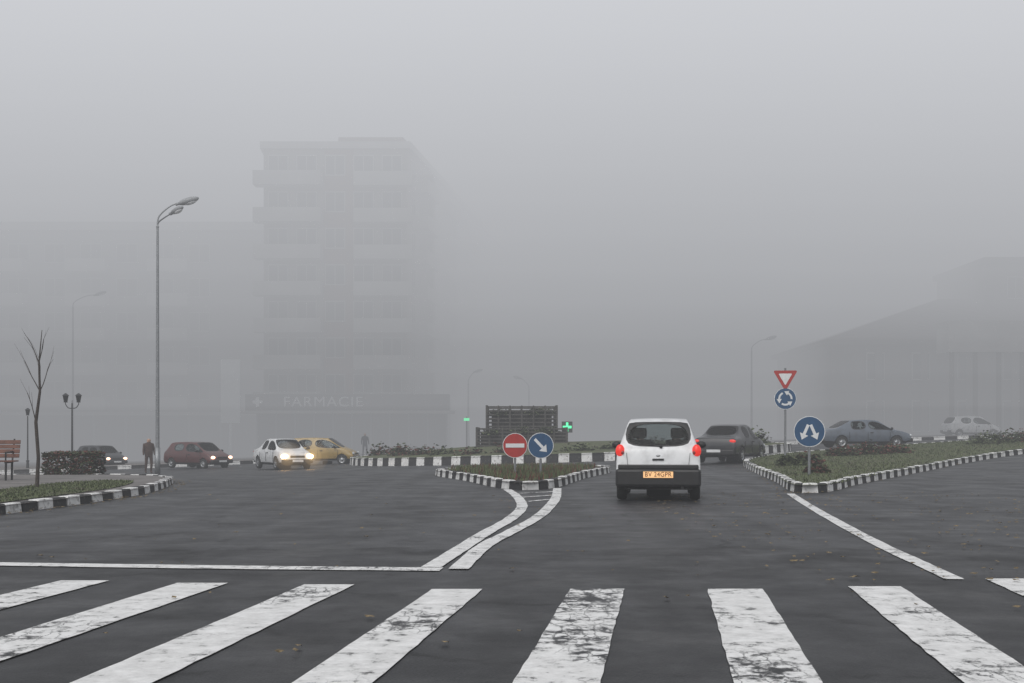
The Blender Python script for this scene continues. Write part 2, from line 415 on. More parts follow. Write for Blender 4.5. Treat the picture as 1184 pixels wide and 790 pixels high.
# ---------------------------------------------------------------- shrubs
def shrub(name, c, rx, ry, H, mats=('leaf_dark','leaf_mid'), n=700, ls=.09, boxy=False):
    mb=MB(); x0,y0=c; z0=h(x0,y0)+.12
    for i in range(10):
        a=R(0,6.28); mb.cyl((x0,y0,z0-.1),(x0+rx*.7*math.cos(a),y0+ry*.7*math.sin(a),z0+H*R(.5,.9)),.02,.006,5,2,False)
    for i in range(n):
        if boxy:
            x,y,z=R(-1,1),R(-1,1),R(0,1)
            f=random.choice((0,1,2,3))
            if f==0: x=random.choice((-1,1))*R(.85,1.04)
            elif f==1: y=random.choice((-1,1))*R(.85,1.04)
            elif f==2: z=R(.85,1.06)
        else:
            a=R(0,6.28); u=R(0,1); ph=math.acos(u); rr=R(.55,1.0)*(1+.15*math.sin(3*a+c[0])+.1*math.sin(7*a+9*u))
            x,y,z=rr*math.sin(ph)*math.cos(a),rr*math.sin(ph)*math.sin(a),rr*math.cos(ph)
        P=Vector((x0+x*rx,y0+y*ry,z0+z*H))
        T=Matrix.Translation(P)@Matrix.Rotation(R(0,6.28),4,'Z')@Matrix.Rotation(R(-1.4,1.4),4,'X')
        s=ls*R(.6,1.4)
        mb.add([(-s,0,0),(0,-s*.6,0),(s,0,s*.2),(0,s*.6,0)],[(0,1,2,3)],0 if R(0,1)<.62 else 1,T)
    return mb.obj(name,[M[mats[0]],M[mats[1]],M['bark']])
shrub('hedge',(-12.3,34.0),.68,.6,.62,('leaf_dark','leaf_red'),n=3200,ls=.045,boxy=True)
for x,y,r,H,mm in ((8.6,37.5,.5,.35,0),(9.3,38.3,.5,.4,1),(12.6,46,.7,.45,1),(13.8,47,.8,.5,1),(15,47.6,.7,.42,1),(22,55.5,1.2,.6,0),(24.3,57,1.3,.65,1),(27,59,1.3,.6,0),(29.4,61.5,1.2,.6,1),(7.9,31.5,.35,.25,1)):
    shrub('shrub',(x,y),r,r*.8,H,(('leaf_dark','leaf_mid'),('leaf_dark','leaf_red'))[mm],n=900,ls=.06)
for i in range(17):
    a=math.pi*(1.06+.88*i/16); rr=9.6+R(-.4,.4)
    shrub('shrub',(cx+rr*math.cos(a),cy+rr*math.sin(a)),R(.7,1.15),.6,R(.3,.8)+.25,random.choice((('leaf_dark','leaf_mid'),('leaf_dark','leaf_red'))),n=600,ls=.08)

# ---------------------------------------------------------------- trees
def branch(mb, p, d, L, r, depth, mi=0, tips=None, spread=.6):
    n=4; q=p.copy(); dd=d.copy(); rr=r
    for i in range(n):
        dd=(dd+Vector((R(-.12,.12),R(-.12,.12),R(-.02,.14)))).normalized()
        q2=q+dd*L/n; r2=rr*(.86 if depth else .8)
        mb.cyl(q,q2,rr,r2,7 if r>.03 else 5,mi,False)
        if depth and i>=1:
            for k in range(1 if depth<3 else 2):
                a=R(0,6.28); s=Vector((math.cos(a),math.sin(a),0)); nd=(dd*(1-spread*.5)+s*spread+Vector((0,0,.2))).normalized()
                branch(mb,q2,nd,L*R(.45,.65),r2*.55,depth-1,mi,tips,spread)
        q=q2; rr=r2
    if tips is not None: tips.append(q)
mb=MB(); x,y=-9.3,23.7; z=h(x,y)+.12
p=Vector((x,y,z)); pts=[p,p+Vector((.03,0,.6)),p+Vector((-.02,0,1.3)),p+Vector((.06,0,1.9)),p+Vector((.04,0,2.45)),p+Vector((.1,0,3.1))]
rad=[.042,.036,.034,.026,.017,.006]
for i in range(5): mb.cyl(pts[i],pts[i+1],rad[i],rad[i+1],8,0,False)
for i,(t,dx) in enumerate(((3,-.35),(3,.18),(4,-.25),(4,.2),(2,-.12),(3,-.1))):
    branch(mb,pts[t],Vector((dx*1.3,R(-.3,.3),.8)).normalized(),R(.5,.8),.011,1,0,None,.35)
mb.obj('sapling_tree',[M['bark']],smooth=True)

def tree(x,y,H,name='tree',leaves=3000):
    mb=MB(); z=h(x,y); tips=[]
    branch(mb,Vector((x,y,z-.1)),Vector((0,0,1)),H*.62,H*.022,3,0,tips,.75)
    for i in range(leaves):
        c=random.choice(tips); s=R(.08,.2)
        P=c+Vector((R(-1,1),R(-1,1),R(-.8,.8)))*.7
        T=Matrix.Translation(P)@Matrix.Rotation(R(0,6.28),4,'Z')@Matrix.Rotation(R(-1.4,1.4),4,'X')
        mb.add([(-s,0,0),(0,-s*.6,0),(s,0,s*.2),(0,s*.6,0)],[(0,1,2,3)],1 if R(0,1)<.6 else 2,T)
    return mb.obj(name,[M['bark'],M['leaf_dark'],M['leaf_mid']])
tree(46,90,8.5,leaves=6000)

# ---------------------------------------------------------------- traffic signs
def disc(mb,cx_,cz,r,y,mi,n=40):
    mb.poly([(cx_+r*math.cos(-2*math.pi*i/n),y,cz+r*math.sin(-2*math.pi*i/n)) for i in range(n)][::-1],mi)
def plate(mb,cz,r,mi,n=40,t=.02,back=3):
    mb.cyl((0,t,cz),(0,0,cz),r,r,n,back)
    disc(mb,0,cz,r*.995,-.003,2,n)
    disc(mb,0,cz,r*.95,-.006,mi,n)
def arrow(mb,x0,z0,x1,z1,w,hw,hl,y=-.010,mi=2):
    a=Vector((x0,z0)); b=Vector((x1,z1)); d=(b-a).normalized(); q=Vector((-d.y,d.x)); m=b-d*hl
    P=[a+q*w,a-q*w,m-q*w,m-q*hw,b,m+q*hw,m+q*w]
    mb.poly([(p.x,y,p.y) for p in P][::1],mi)
SM=[M['sign_blue'],M['sign_red'],M['sign_white'],M['sign_grey'],M['galv'],M['black']]
def post(E,x,y,top,r=.03,base=.12):
    mb=MB(); mb.cyl((0,.05,base-.2),(0,.05,top),r,r,12,0); mb.ball((0,.05,top),r,r,r*.5,0,10)
    mb.box(-.06,.06,.018,.03,top-.3,top-.26,0); mb.box(-.06,.06,.018,.03,top-.16,top-.12,0)
    mb.obj('post',[M['galv']],E)
x,y=.075,30; E=empty('no_entry_sign',(x,y,h(x,y)),.0)
post(E,x,y,1.15); mb=MB(); plate(mb,.9,.31,1); mb.box(-.23,.23,-.014,-.010,.85,.95,2); mb.obj('plate',SM,E)
x,y=.71,29.9; E=empty('keep_right_sign',(x,y,h(x,y)),.03)
post(E,x,y,1.15); mb=MB(); plate(mb,.9,.32,0); arrow(mb,-.15,1.06,.15,.74,.035,.12,.15); mb.obj('plate',SM,E)
x,y=7.37,30; E=empty('pass_either_side_sign',(x,y,h(x,y)),-.12)
post(E,x,y,1.55,.035); mb=MB(); plate(mb,1.24-h(x,y),.385,0)
zc=1.24-h(x,y)
arrow(mb,-.03,zc+.17,-.19,zc-.20,.036,.11,.15); arrow(mb,.03,zc+.17,.19,zc-.20,.036,.11,.15,-.0108)
mb.obj('plate',SM,E)
x,y=9.03,40; E=empty('give_way_and_roundabout_sign',(x,y,h(x,y)),-.15)
g=h(x,y); post(E,x,y,3.35-g,.035)
mb=MB(); zc=2.34-g; plate(mb,zc,.36,0)
for k in range(3):
    a0=math.radians(90+120*k+25); a1=a0+math.radians(68); r=.2; w=.03; n=8
    P=[((r+w)*math.cos(a0+(a1-a0)*i/n),(r+w)*math.sin(a0+(a1-a0)*i/n)) for i in range(n+1)]+[((r-w)*math.cos(a1+(a0-a1)*i/n),(r-w)*math.sin(a1+(a0-a1)*i/n)) for i in range(n+1)]
    for i in range(n):
        A=P[i];B=P[i+1];C=P[2*n+1-i-1];D=P[2*n+1-i]
        mb.poly([(A[0],-.010,zc+A[1]),(B[0],-.010,zc+B[1]),(C[0],-.010,zc+C[1]),(D[0],-.010,zc+D[1])],2)
    e=a1; t=Vector((-math.sin(e),math.cos(e))); rr=Vector((math.cos(e),math.sin(e)))
    b=rr*r; mb.poly([((b+rr*.085).x,-.011,zc+(b+rr*.085).y),((b+t*.14).x,-.011,zc+(b+t*.14).y),((b-rr*.085).x,-.011,zc+(b-rr*.085).y)],2)
zt=3.04-g
def tri(s,y,mi):
    P=[(-s,zt+s*.577),(s,zt+s*.577),(0,zt-s*1.155)]
    out=[]
    for i in range(3):
        a=Vector(P[i]); b=Vector(P[(i+1)%3]); c=Vector(P[i-1])
        out.append(a+(c-a).normalized()*s*.12); out.append(a+(b-a).normalized()*s*.12)
    mb.poly([(p.x,y,p.y) for p in out][::-1],mi)
tri(.40,.0,3); tri(.398,-.004,1); tri(.225,-.008,2)
mb.obj('plates',SM,E)

# ---------------------------------------------------------------- lamps
def tube(mb,pts,r0,r1,n=8,mi=0):
    P=catmull(pts,6); k=len(P)
    for i in range(k-1): mb.cyl(P[i],P[i+1],r0+(r1-r0)*i/(k-1),r0+(r1-r0)*(i+1)/(k-1),n,mi,False)
def street_lamp(x,y,topz,arms,name='street_lamp'):
    z=h(x,y); E=empty(name,(x,y,z)); H=topz-z
    mb=MB(); mb.cyl((0,0,-.1),(0,0,1.2),.13,.12,14,0); mb.cyl((0,0,1.2),(0,0,H-1.2),.09,.055,12,0,False); mb.cyl((0,0,H-1.2),(0,0,H-1.15),.07,.07,12,0)
    for (dx,dy,dz,s) in arms:
        tube(mb,[(0,0,H-1.2),(.04*dx,.04*dy,H-.75+dz*.5),(.35*dx,.35*dy,H-.32+dz),(.62*dx,.62*dy,H-.2+dz)],.04,.028,8,0)
        a=math.atan2(dy,dx)
        T=Matrix.Translation((.80*dx,.80*dy,H-.1+dz))@Matrix.Rotation(a,4,'Z')@Matrix.Rotation(-.28,4,'Y')
        mb.ball((0,0,0),.46*s,.18*s,.14*s,1,16,T); mb.ball((.06,0,-.06),.3*s,.14*s,.12*s,2,14,T)
        mb.box(-.55*s,-.3*s,-.06,.06,-.05,.05,1,T)
    mb.obj('pole_and_heads',[M['galv'],M['sign_grey'],M['sign_white']],E,smooth=True)
street_lamp(-16.1,55,11.75,[(1.75,.0,.1,1.1),(1.35,-.9,-.45,.9)])
street_lamp(-33,91,11.8,[(2.6,0,0,1)])
street_lamp(18.6,94,8.7,[(1.9,0,0,1)])
street_lamp(-3.5,97,6.3,[(1.,0,0,.8)])
street_lamp(1.4,100,5.9,[(-1.2,0,0,.8)])
def lantern(x,y,H,two=True):
    z=h(x,y); E=empty('lantern_lamp_post',(x,y,z)); mb=MB()
    mb.cyl((0,0,0),(0,0,.6),.11,.07,12); mb.cyl((0,0,.6),(0,0,H-.5),.05,.035,10); mb.cyl((0,0,.58),(0,0,.66),.1,.1,12)
    xs=(-.32,.32) if two else (0,)
    for sx in xs:
        if two: tube(mb,[(0,0,H-.75),(sx*.6,0,H-.72),(sx,0,H-.55),(sx,0,H-.42)],.025,.02)
        mb.cyl((sx,0,H-.46),(sx,0,H-.42),.1,.1,10); mb.cyl((sx,0,H-.42),(sx,0,H-.12),.09,.15,8,1); mb.cyl((sx,0,H-.12),(sx,0,H),.19,.03,8,0)
    if two: mb.cyl((0,0,H-.75),(0,0,H-.35),.03,.01,8)
    mb.obj('post_and_lanterns',[M['black'],M['glassd']],E)
lantern(-21.8,60,4.05); lantern(-30,75,3.9,False)

# ---------------------------------------------------------------- bench
E=empty('park_bench',(-12.35,27.6,h(-12,27.6)+.12),.08); mb=MB()
for i in range(4): mb.box(-1,1,-.22+i*.12,-.12+i*.12,.43,.46,0)
for i in range(4):
    T=Matrix.Translation((0,.27+i*.03,.52+i*.105))@Matrix.Rotation(-.2,4,'X'); mb.box(-1,1,-.015,.015,0,.09,0,T)
mb.obj('slats',[M['wood']],E,bevel=.008); mb=MB()
for sx in (-.85,0,.85):
    mb.cyl((sx,-.2,0),(sx,-.18,.43),.025); mb.cyl((sx,.22,0),(sx,.24,.43),.025); mb.cyl((sx,.25,.42),(sx,.41,.95),.02); mb.box(sx-.025,sx+.025,-.22,.26,.40,.428)
    if sx: mb.cyl((sx,-.2,.64),(sx,.3,.66),.02); mb.cyl((sx,-.2,.43),(sx,-.2,.64),.018)
mb.obj('frame',[M['black']],E)

# ---------------------------------------------------------------- central slatted planter
E=empty('slatted_planter_tower',(.5,64,h(.5,64)+.6)); mb=MB()
def crate(x0,x1,z0,z1,nl,nv):
    d=(x1-x0)/2
    for k in range(nl):
        z=z0+(z1-z0)*k/(nl-1)
        mb.box(x0,x1,-d-.03,-d+.03,z,z+.07,0); mb.box(x0,x1,d-.03,d+.03,z,z+.07,0)
        mb.box(x0-.031,x0+.031,-d,d,z+.004,z+.066,0); mb.box(x1-.031,x1+.031,-d,d,z+.004,z+.066,0)
    for k in range(nv+1):
        x=x0+(x1-x0)*k/nv
        for yy in (-d,d): mb.box(x-.04,x+.04,yy-.05,yy+.05,z0-.3,z1+.1,0)
        for xx in (x0,x1): mb.box(xx-.052,xx+.052,-d+(x-x0)-.041,-d+(x-x0)+.041,z0-.3,z1+.12,0)
crate(-1.8,1.8,1.05,2.05,6,6); crate(-2.3,2.3,.05,.92,6,7)
mb.box(-1.55,1.55,-1.55,1.55,.0,1.85,1); mb.box(-2.1,2.1,-2.1,2.1,-.2,.8,1)
mb.obj('slats',[M['slat'],mat('planter_soil_box',(.045,.042,.038),.9,.5,2)],E)
for i in range(14):
    lv=i%2
    ox,oy=(R(-1.4,1.4),R(-1.6,-.8)) if lv==0 else (R(-2.1,2.1),R(-2.2,-1.8))
    o=shrub('foliage_clump',(.5+ox,64+oy),.5,.35,.3,n=300,ls=.07)
    o.parent=E; o.location=(-.5,-64,-h(.5,64)+(1.65 if lv==0 else .7)-.1)

# ---------------------------------------------------------------- people
def figure(name, V, Ed, rad, zskin, mats, parent=None, loc=(0,0,0), rz=0):
    me=bpy.data.meshes.new(name); me.from_pydata(V,Ed,[]); o=bpy.data.objects.new(name,me); COL.objects.link(o)
    sk=o.modifiers.new('Skin','SKIN'); sk.use_smooth_shade=True
    for i,r in enumerate(rad):
        me.skin_vertices[0].data[i].radius=(r,r*.85); me.skin_vertices[0].data[i].use_root=(i==0)
    ss=o.modifiers.new('Sub','SUBSURF'); ss.levels=2; ss.render_levels=2
    dg=bpy.context.evaluated_depsgraph_get(); m2=bpy.data.meshes.new_from_object(o.evaluated_get(dg)); o.modifiers.clear(); o.data=m2
    for m in mats: m2.materials.append(m)
    for p in m2.polygons:
        p.use_smooth=True; p.material_index = 0 if p.center.z>zskin else 1
        if p.center.z>zskin+.1 and p.center.y>0: p.material_index=2
    o.location=loc; o.rotation_euler=(0,0,rz)
    if parent: o.parent=parent
    return o
V=[(0,0,.92),(0,0,1.12),(0,0,1.35),(0,0,1.47),(0,-.01,1.56),(0,-.015,1.66),
   (.19,0,1.38),(.25,0.02,1.12),(.27,-.06,.87),(-.19,0,1.38),(-.25,-.02,1.12),(-.26,-.1,.87),
   (.10,0,.86),(.12,-.05,.48),(.12,.06,.09),(.12,-.1,.04),(-.10,0,.86),(-.11,.04,.48),(-.12,.14,.10),(-.12,.0,.04)]
Ed=[(0,1),(1,2),(2,3),(3,4),(4,5),(2,6),(6,7),(7,8),(2,9),(9,10),(10,11),(0,12),(12,13),(13,14),(14,15),(0,16),(16,17),(17,18),(18,19)]
rad=[.16,.15,.16,.06,.095,.085,.075,.055,.04,.075,.055,.04,.10,.07,.05,.04,.10,.07,.05,.04]
figure('pedestrian',V,Ed,rad,1.5,[M['skin'],M['cloth'],M['black']],None,(-10.2,84,h(-10.2,84)+.02),.4)
figure('pedestrian',V,Ed,[r*1.35 if i<3 else r*1.15 for i,r in enumerate(rad)],1.5,[M['skin'],M['cloth2'],M['black']],None,(-17.25,57.5,h(-17.25,57.5)+.0),.5)

# ---------------------------------------------------------------- cars
HATCH=[(-1.74,.30,.60,.66,.48,.66,.55,.60,.03),(-1.72,.24,.66,.73,.62,.715,.68,.66,.03),(-1.68,.22,.68,.748,.82,.725,.90,.675,.03),(-1.64,.22,.69,.75,.915,.715,.950,.680,.03),
 (-1.34,.22,.69,.75,.94,.705,1.405,.56,.06),(-1.20,.22,.69,.75,.94,.705,1.45,.535,.08),(-1.05,.22,.69,.75,.94,.705,1.47,.54,.085),(-.28,.22,.69,.75,.93,.705,1.485,.55,.085),(-.2,.22,.69,.75,.93,.705,1.485,.55,.085),
 (.45,.22,.69,.75,.92,.705,1.45,.54,.08),(1.08,.22,.69,.745,.90,.69,.95,.62,.03),(1.38,.22,.68,.73,.80,.66,.86,.56,.03),(1.64,.24,.66,.70,.66,.62,.71,.50,.03),(1.74,.30,.55,.62,.50,.56,.54,.45,.02)]
HG=dict(side=((6,7),(8,10)),rear=(3,4),front=(9,10))
SEDAN=[(-2.2,.36,.66,.72,.55,.70,.62,.62,.03),(-2.17,.28,.74,.80,.72,.77,.80,.70,.03),(-2.10,.25,.77,.84,.86,.78,.93,.70,.03),(-1.62,.22,.79,.85,.90,.80,.985,.72,.03),(-1.48,.22,.79,.85,.91,.80,.995,.70,.03),
 (-.82,.22,.79,.85,.92,.80,1.37,.58,.06),(-.66,.22,.79,.85,.92,.80,1.405,.58,.07),(-.08,.22,.79,.85,.92,.80,1.43,.59,.07),(.0,.22,.79,.85,.92,.80,1.43,.59,.07),
 (.55,.22,.79,.85,.91,.80,1.39,.57,.07),(1.18,.22,.79,.85,.90,.79,.96,.70,.03),(1.7,.24,.78,.83,.83,.76,.89,.64,.03),(2.08,.26,.74,.79,.70,.72,.76,.58,.03),(2.2,.34,.64,.70,.52,.64,.57,.5,.02)]
SG=dict(side=((5,7),(8,10)),rear=(4,5),front=(9,10))

def carbody(name, ST, G, sx, sy, sz, paint, parent, glassm, wheels, wr):
    bm=bmesh.new(); rings=[]
    for (y,zb,wl,wm,zl,wb,zt,wt,e) in ST:
        half=[(0,zb),(wl*.85,zb),(wl,zb+.10),(wm,(zb+zl)/2+.03),(wb,zl),(wt,zt-e),(wt*.95,zt-e*.25),(0,zt)]
        if zt<1.05: half[7]=(0,zt+.015)
        ring=[bm.verts.new((x*sx,y*sy,z*sz)) for x,z in half]+[bm.verts.new((-x*sx,y*sy,z*sz)) for x,z in half[-2:0:-1]]
        rings.append(ring)
    n=14
    groups={}
    for j in range(len(rings)-1):
        for k in range(n):
            f=bm.faces.new((rings[j][k],rings[j][(k+1)%n],rings[j+1][(k+1)%n],rings[j+1][k])); f.material_index=0; f.smooth=True
            kk=k if k<7 else 13-k
            key=None
            if kk==4:
                for gi,(a,b) in enumerate(G['side']):
                    if a<=j<b: key=('s',gi,k<7)
            if kk==6:
                if G['rear'][0]<=j<G['rear'][1]: key='r'
                if G['front'][0]<=j<G['front'][1]: key='f'
            if key: groups.setdefault(key,[]).append(f)
            if kk in(0,1) : f.material_index=2
    for ring,rev in ((rings[0],False),(rings[-1],True)):
        for k in range(7):
            a,b=ring[k],ring[k+1]; c,d=ring[(14-k-1)%14],ring[(14-k)%14]
            vs=[]
            for v in (a,b,c,d):
                if v not in vs: vs.append(v)
            if len(vs)>2:
                f=bm.faces.new(vs); f.smooth=True; f.material_index=0
    bmesh.ops.recalc_face_normals(bm, faces=bm.faces)
    for key,fs in groups.items():
        res=bmesh.ops.inset_region(bm,faces=fs,thickness=.026,use_boundary=True,use_even_offset=True)
        for f in fs: f.material_index=1
        for f in res['faces']: f.material_index=2; f.smooth=True
    cl=bm.edges.layers.float.get('crease_edge') or bm.edges.layers.float.new('crease_edge')
    for e in bm.edges:
        ms={f.material_index for f in e.link_faces}
        if len(ms)>1: e[cl]=.85
        elif ms=={1} or ms=={0}:
            if e.calc_face_angle(0)>.6: e[cl]=.45
    me=bpy.data.meshes.new(name); bm.to_mesh(me); bm.free()
    for m in (paint,glassm,M['black'],M['interior'],glassm,M['black']): me.materials.append(m)
    o=bpy.data.objects.new(name,me); COL.objects.link(o)
    s=o.modifiers.new('Sub','SUBSURF'); s.levels=2; s.render_levels=2
    so=o.modifiers.new('Sol','SOLIDIFY'); so.thickness=.02; so.offset=-1; so.material_offset=3; so.material_offset_rim=3
    cm=MB()
    for wy in wheels: cm.cyl((-1.2,wy,wr),(1.2,wy,wr),wr*1.13,wr*1.13,28)
    co=cm.obj('cut',[M['black']]); b=o.modifiers.new('B','BOOLEAN'); b.object=co; b.operation='DIFFERENCE'; b.solver='EXACT'
    bpy.context.view_layer.update()
    dg=bpy.context.evaluated_depsgraph_get(); m2=bpy.data.meshes.new_from_object(o.evaluated_get(dg))
    o.modifiers.clear(); o.data=m2; bpy.data.objects.remove(co)
    o.parent=parent; return o

def wheel(parent,x,y,r,side):
    prof=[(.0,.075,1),(.05,.085,1),(.06,.07,1),(r*.52,.055,1),(r*.60,.085,1),(r*.66,.088,0),(r*.9,.088,0),(r*.98,.06,0),(r,.03,0),(r,-.03,0),(r*.98,-.07,0),(r*.9,-.085,0),(0,-.085,0)]
    mb=MB(); n=32; vs=[]
    for (rr,xx,m) in prof:
        for i in range(n):
            a=2*math.pi*i/n; vs.append((side*xx,rr*math.cos(a),rr*math.sin(a)))
    mb.v=[Vector(p) for p in vs]
    for j in range(len(prof)-1):
        for i in range(n): mb.f.append([j*n+i,j*n+(i+1)%n,(j+1)*n+(i+1)%n,(j+1)*n+i]); mb.m.append(1 if prof[j+1][2] else 0)
    for i in range(6):
        a=2*math.pi*i/6; cy_,cz_=r*.38*math.cos(a),r*.38*math.sin(a)
        mb.cyl((side*.066,cy_,cz_),(side*.072,cy_,cz_),r*.085,r*.085,8,2)
    o=mb.obj('wheel',[M['rubber'],M['rim'],M['black']],parent,smooth=True); o.location=(x,y,r)

def make_car(name,x,y,heading,kind,sx,sy,sz,paint,head=None,tail=None,zadd=0.,wr=None,hr=1.,plates=True):
    """heading: clockwise angle from +Y in degrees"""
    ST,G=(HATCH,HG) if kind=='h' else (SEDAN,SG)
    E=empty(name,(x,y,h(x,y)+.004+zadd),-math.radians(heading))
    hw=(.75 if kind=='h' else .85)*sx; hl=(1.74 if kind=='h' else 2.2)*sy
    wr=wr or (.27 if kind=='h' else .305)
    wy=(-1.17*sy,1.15*sy) if kind=='h' else (-1.32*sy,1.38*sy)
    carbody('body',ST,G,sx,sy,sz,paint,E,M['glass'],wy,wr)
    for yy in wy:
        wheel(E,hw-.10,yy,wr,1); wheel(E,-hw+.10,yy,wr,-1)
    mb=MB(); mb.box(-hw*.82,hw*.82,-hl*.88,hl*.88,.22,.33); mb.box(-hw*.8,hw*.8,hl*.30,hl*.55,.5,.86*sz)
    mb.box(-hw*.78,hw*.78,-hl*.62,-hl*.5,.4,.92*sz)
    mb.obj('floor',[M['interior']],E,bevel=.03)
    mb=MB()
    for s in (-1,1):
        T=Matrix.Translation((s*hw*.47,-.02,.35))@Matrix.Rotation(.15,4,'X')
        mb.box(-.23,.23,-.02,.12,.1,.72,0,T); mb.box(-.13,.13,.0,.09,.75,.95,0,T); mb.box(-.23,.23,.1,.55,.0,.18)
    mb.obj('seats',[M['interior']],E,bevel=.04)
    mb=MB()
    for s in (-1,1):
        yy=s*hl
        y0,y1=sorted((yy+s*.035,yy-s*.16)); mb.box(-hw*.90,hw*.90,y0,y1,.30*sz,.50*sz)
    mb.obj('bumpers',[M['black']],E,bevel=.05)
    mb=MB()
    for s in (-1,1):
        mb.ball((s*(hw+.07),hl*.5 if kind=='s' else hl*.46,.97*sz),.10,.06,.07,0,12); mb.cyl((s*(hw-.08),hl*.5 if kind=='s' else hl*.47,.92*sz),(s*(hw+.04),hl*.5 if kind=='s' else hl*.46,.95*sz),.02)
    mb.obj('mirrors',[M['black']],E,smooth=True)
    if kind=='s':
        mb=MB()
        for s in (-1,1): mb.ball((s*hw*.80,-hl*.968,.80*sz),.13*sx,.05,.065,0,14)
        mb.obj('tail_lamps',[tail or M['tail_off']],E,smooth=True)
    mb=MB()
    for s in (-1,1): mb.ball((s*hw*.74,hl*.965 if kind=='h' else hl*.97,.62*sz),.14*hr,.07,.085*hr,0,14)
    mb.obj('headlamps',[head or M['head_off']],E,smooth=True)
    mb=MB(); mb.box(-hw*.42,hw*.42,hl*.985,hl*.985+.03,.56*sz,.66*sz); mb.obj('grille',[M['black']],E,bevel=.01)
    if plates:
        mb=MB(); mb.box(-.26,.26,hl+.036,hl+.045,.37*sz,.47*sz); mb.box(-.26,.26,-hl-.05,-hl-.036,.40*sz,.50*sz); mb.obj('number_plates',[M['sign_white']],E)
    mb=MB()
    for s in (-1,1):
        for yy in ((-.02,.95) if kind=='h' else (-.04,1.05,-.95)):
            mb.box(min(s*hw*.985,s*(hw*1.003)),max(s*hw*.985,s*(hw*1.003)),yy*sy-.005,yy*sy+.005,.38*sz,.80*sz)
        mb.box(min(s*hw*.97,s*(hw+.015)),max(s*hw*.97,s*(hw+.015)),.08,.24,.76*sz,.785*sz)
    mb.obj('door_trim',[M['black']],E)
    return E

def carpaint(n,c,r=.3): return mat(n,c,r,.06,3,coat=.4,dirt=((c[0]*.6+.02,c[1]*.6+.02,c[2]*.6+.02),4,.5,.8))
white=carpaint('white_paint',(.68,.69,.70)); dark=carpaint('dark_paint',(.018,.019,.023)); silver=carpaint('blue_grey_paint',(.10,.12,.15)); red=carpaint('red_paint',(.075,.016,.015)); yellow=carpaint('yellow_paint',(.33,.22,.06))

EX,EY=2.78,22.95
W=make_car('hatchback_car',EX,EY,7.2,'h',1.,1.,1.,white,wr=.265,plates=False)
for o in list(W.children):
    if o.name.startswith('bumpers'): bpy.data.objects.remove(o)
mb=MB(); mb.box(-.745,.745,-1.79,-1.46,.25,.57,0); mb.box(-.70,.70,1.6,1.78,.27,.5,0); mb.obj('bumpers',[M['black']],W,bevel=.05)
mb=MB(); mb.box(-.70,.70,-1.77,-1.70,.56,.645,0); mb.obj('lower_tailgate_trim',[M['black']],W,bevel=.02)
mb=MB()
for s in (-1,1):
    mb.ball((s*.668,-1.655,.885),.080,.07,.115,0,18); mb.ball((s*.625,-1.70,.855),.03,.03,.035,1,12)
mb.obj('tail_lamps',[M['tail'],M['tail_off']],W,smooth=True)
pl_m=emis('lit_number_plate',(1,.40,.09),.5,(.8,.6,.35)); txm=mat('plate_letters',(.05,.01,.01),.5,.1)  # lit look of the plate is put in as its own orange emission
mb=MB(); mb.box(-.29,.29,-1.800,-1.792,.405,.535,0); mb.box(-.26,.26,-1.806,-1.801,.415,.525,1); mb.obj('number_plate',[M['black'],pl_m],W)
def text(s,size,m,parent,loc,rot=(math.pi/2,0,0),ext=.002,name='lettering',sxx=1.,bold=0.,sp=1.):
    c=bpy.data.curves.new(name,'FONT'); c.body=s; c.size=size; c.extrude=ext; c.align_x='CENTER'; c.align_y='CENTER'; c.offset=bold; c.space_character=sp
    c.materials.append(m); o=bpy.data.objects.new(name,c); COL.objects.link(o); o.parent=parent; o.location=loc; o.rotation_euler=rot; o.scale=(sxx,1,1); return o
text('BV 24GPR',.118,txm,W,(0,-1.809,.472),name='plate_text',sxx=.88,bold=.0,sp=1.06)
mb=MB()
mb.box(-.10,.10,-1.735,-1.715,.72,.75,0)
mb.cyl((.05,-1.665,.965),(-.38,-1.60,1.02),.009,.006,6); mb.ball((.05,-1.67,.96),.03,.03,.03)
mb.cyl((.42,-1.80,.24),(.42,-1.5,.25),.025); mb.box(-.6,.6,-1.6,-1.1,.2,.3)
for s in (-1,1):
    mb.cyl((s*.53,-1.752,.64),(s*.555,-1.70,.85),.004,.004,5)
mb.obj('rear_fittings',[M['black']],W)
mb=MB(); mb.ball((0,-1.70,.80),.04,.012,.02,0,12); mb.obj('badge',[M['rim']],W)
mb=MB()
for s in (-1,1):
    mb.box(min(s*.60,s*.70),max(s*.60,s*.70),-1.40,-1.385,.16,.30)
mb.obj('mud_flaps',[M['black']],W)
V=[(0,0,.45),(0,-.05,.65),(0,-.08,.9),(0,-.06,1.02),(0,-.04,1.11),(0,-.03,1.21),(.19,-.06,.93),(.23,.1,.72),(.15,.36,.82),(-.19,-.06,.93),(-.23,.1,.72),(-.15,.36,.82),(.1,.15,.43),(.12,.5,.5),(-.1,.15,.43),(-.12,.5,.5)]
Ed=[(0,1),(1,2),(2,3),(3,4),(4,5),(2,6),(6,7),(7,8),(2,9),(9,10),(10,11),(0,12),(12,13),(0,14),(14,15)]
rad=[.15,.15,.15,.06,.09,.08,.07,.05,.035,.07,.05,.035,.09,.06,.09,.06]
figure('driver',V,Ed,rad,1.04,[M['skin'],M['cloth'],M['black']],W,(-.35,.12,0),0)
figure('passenger',V,Ed,rad,1.04,[M['skin'],M['cloth2'],M['black']],W,(.33,.10,-.03),0)

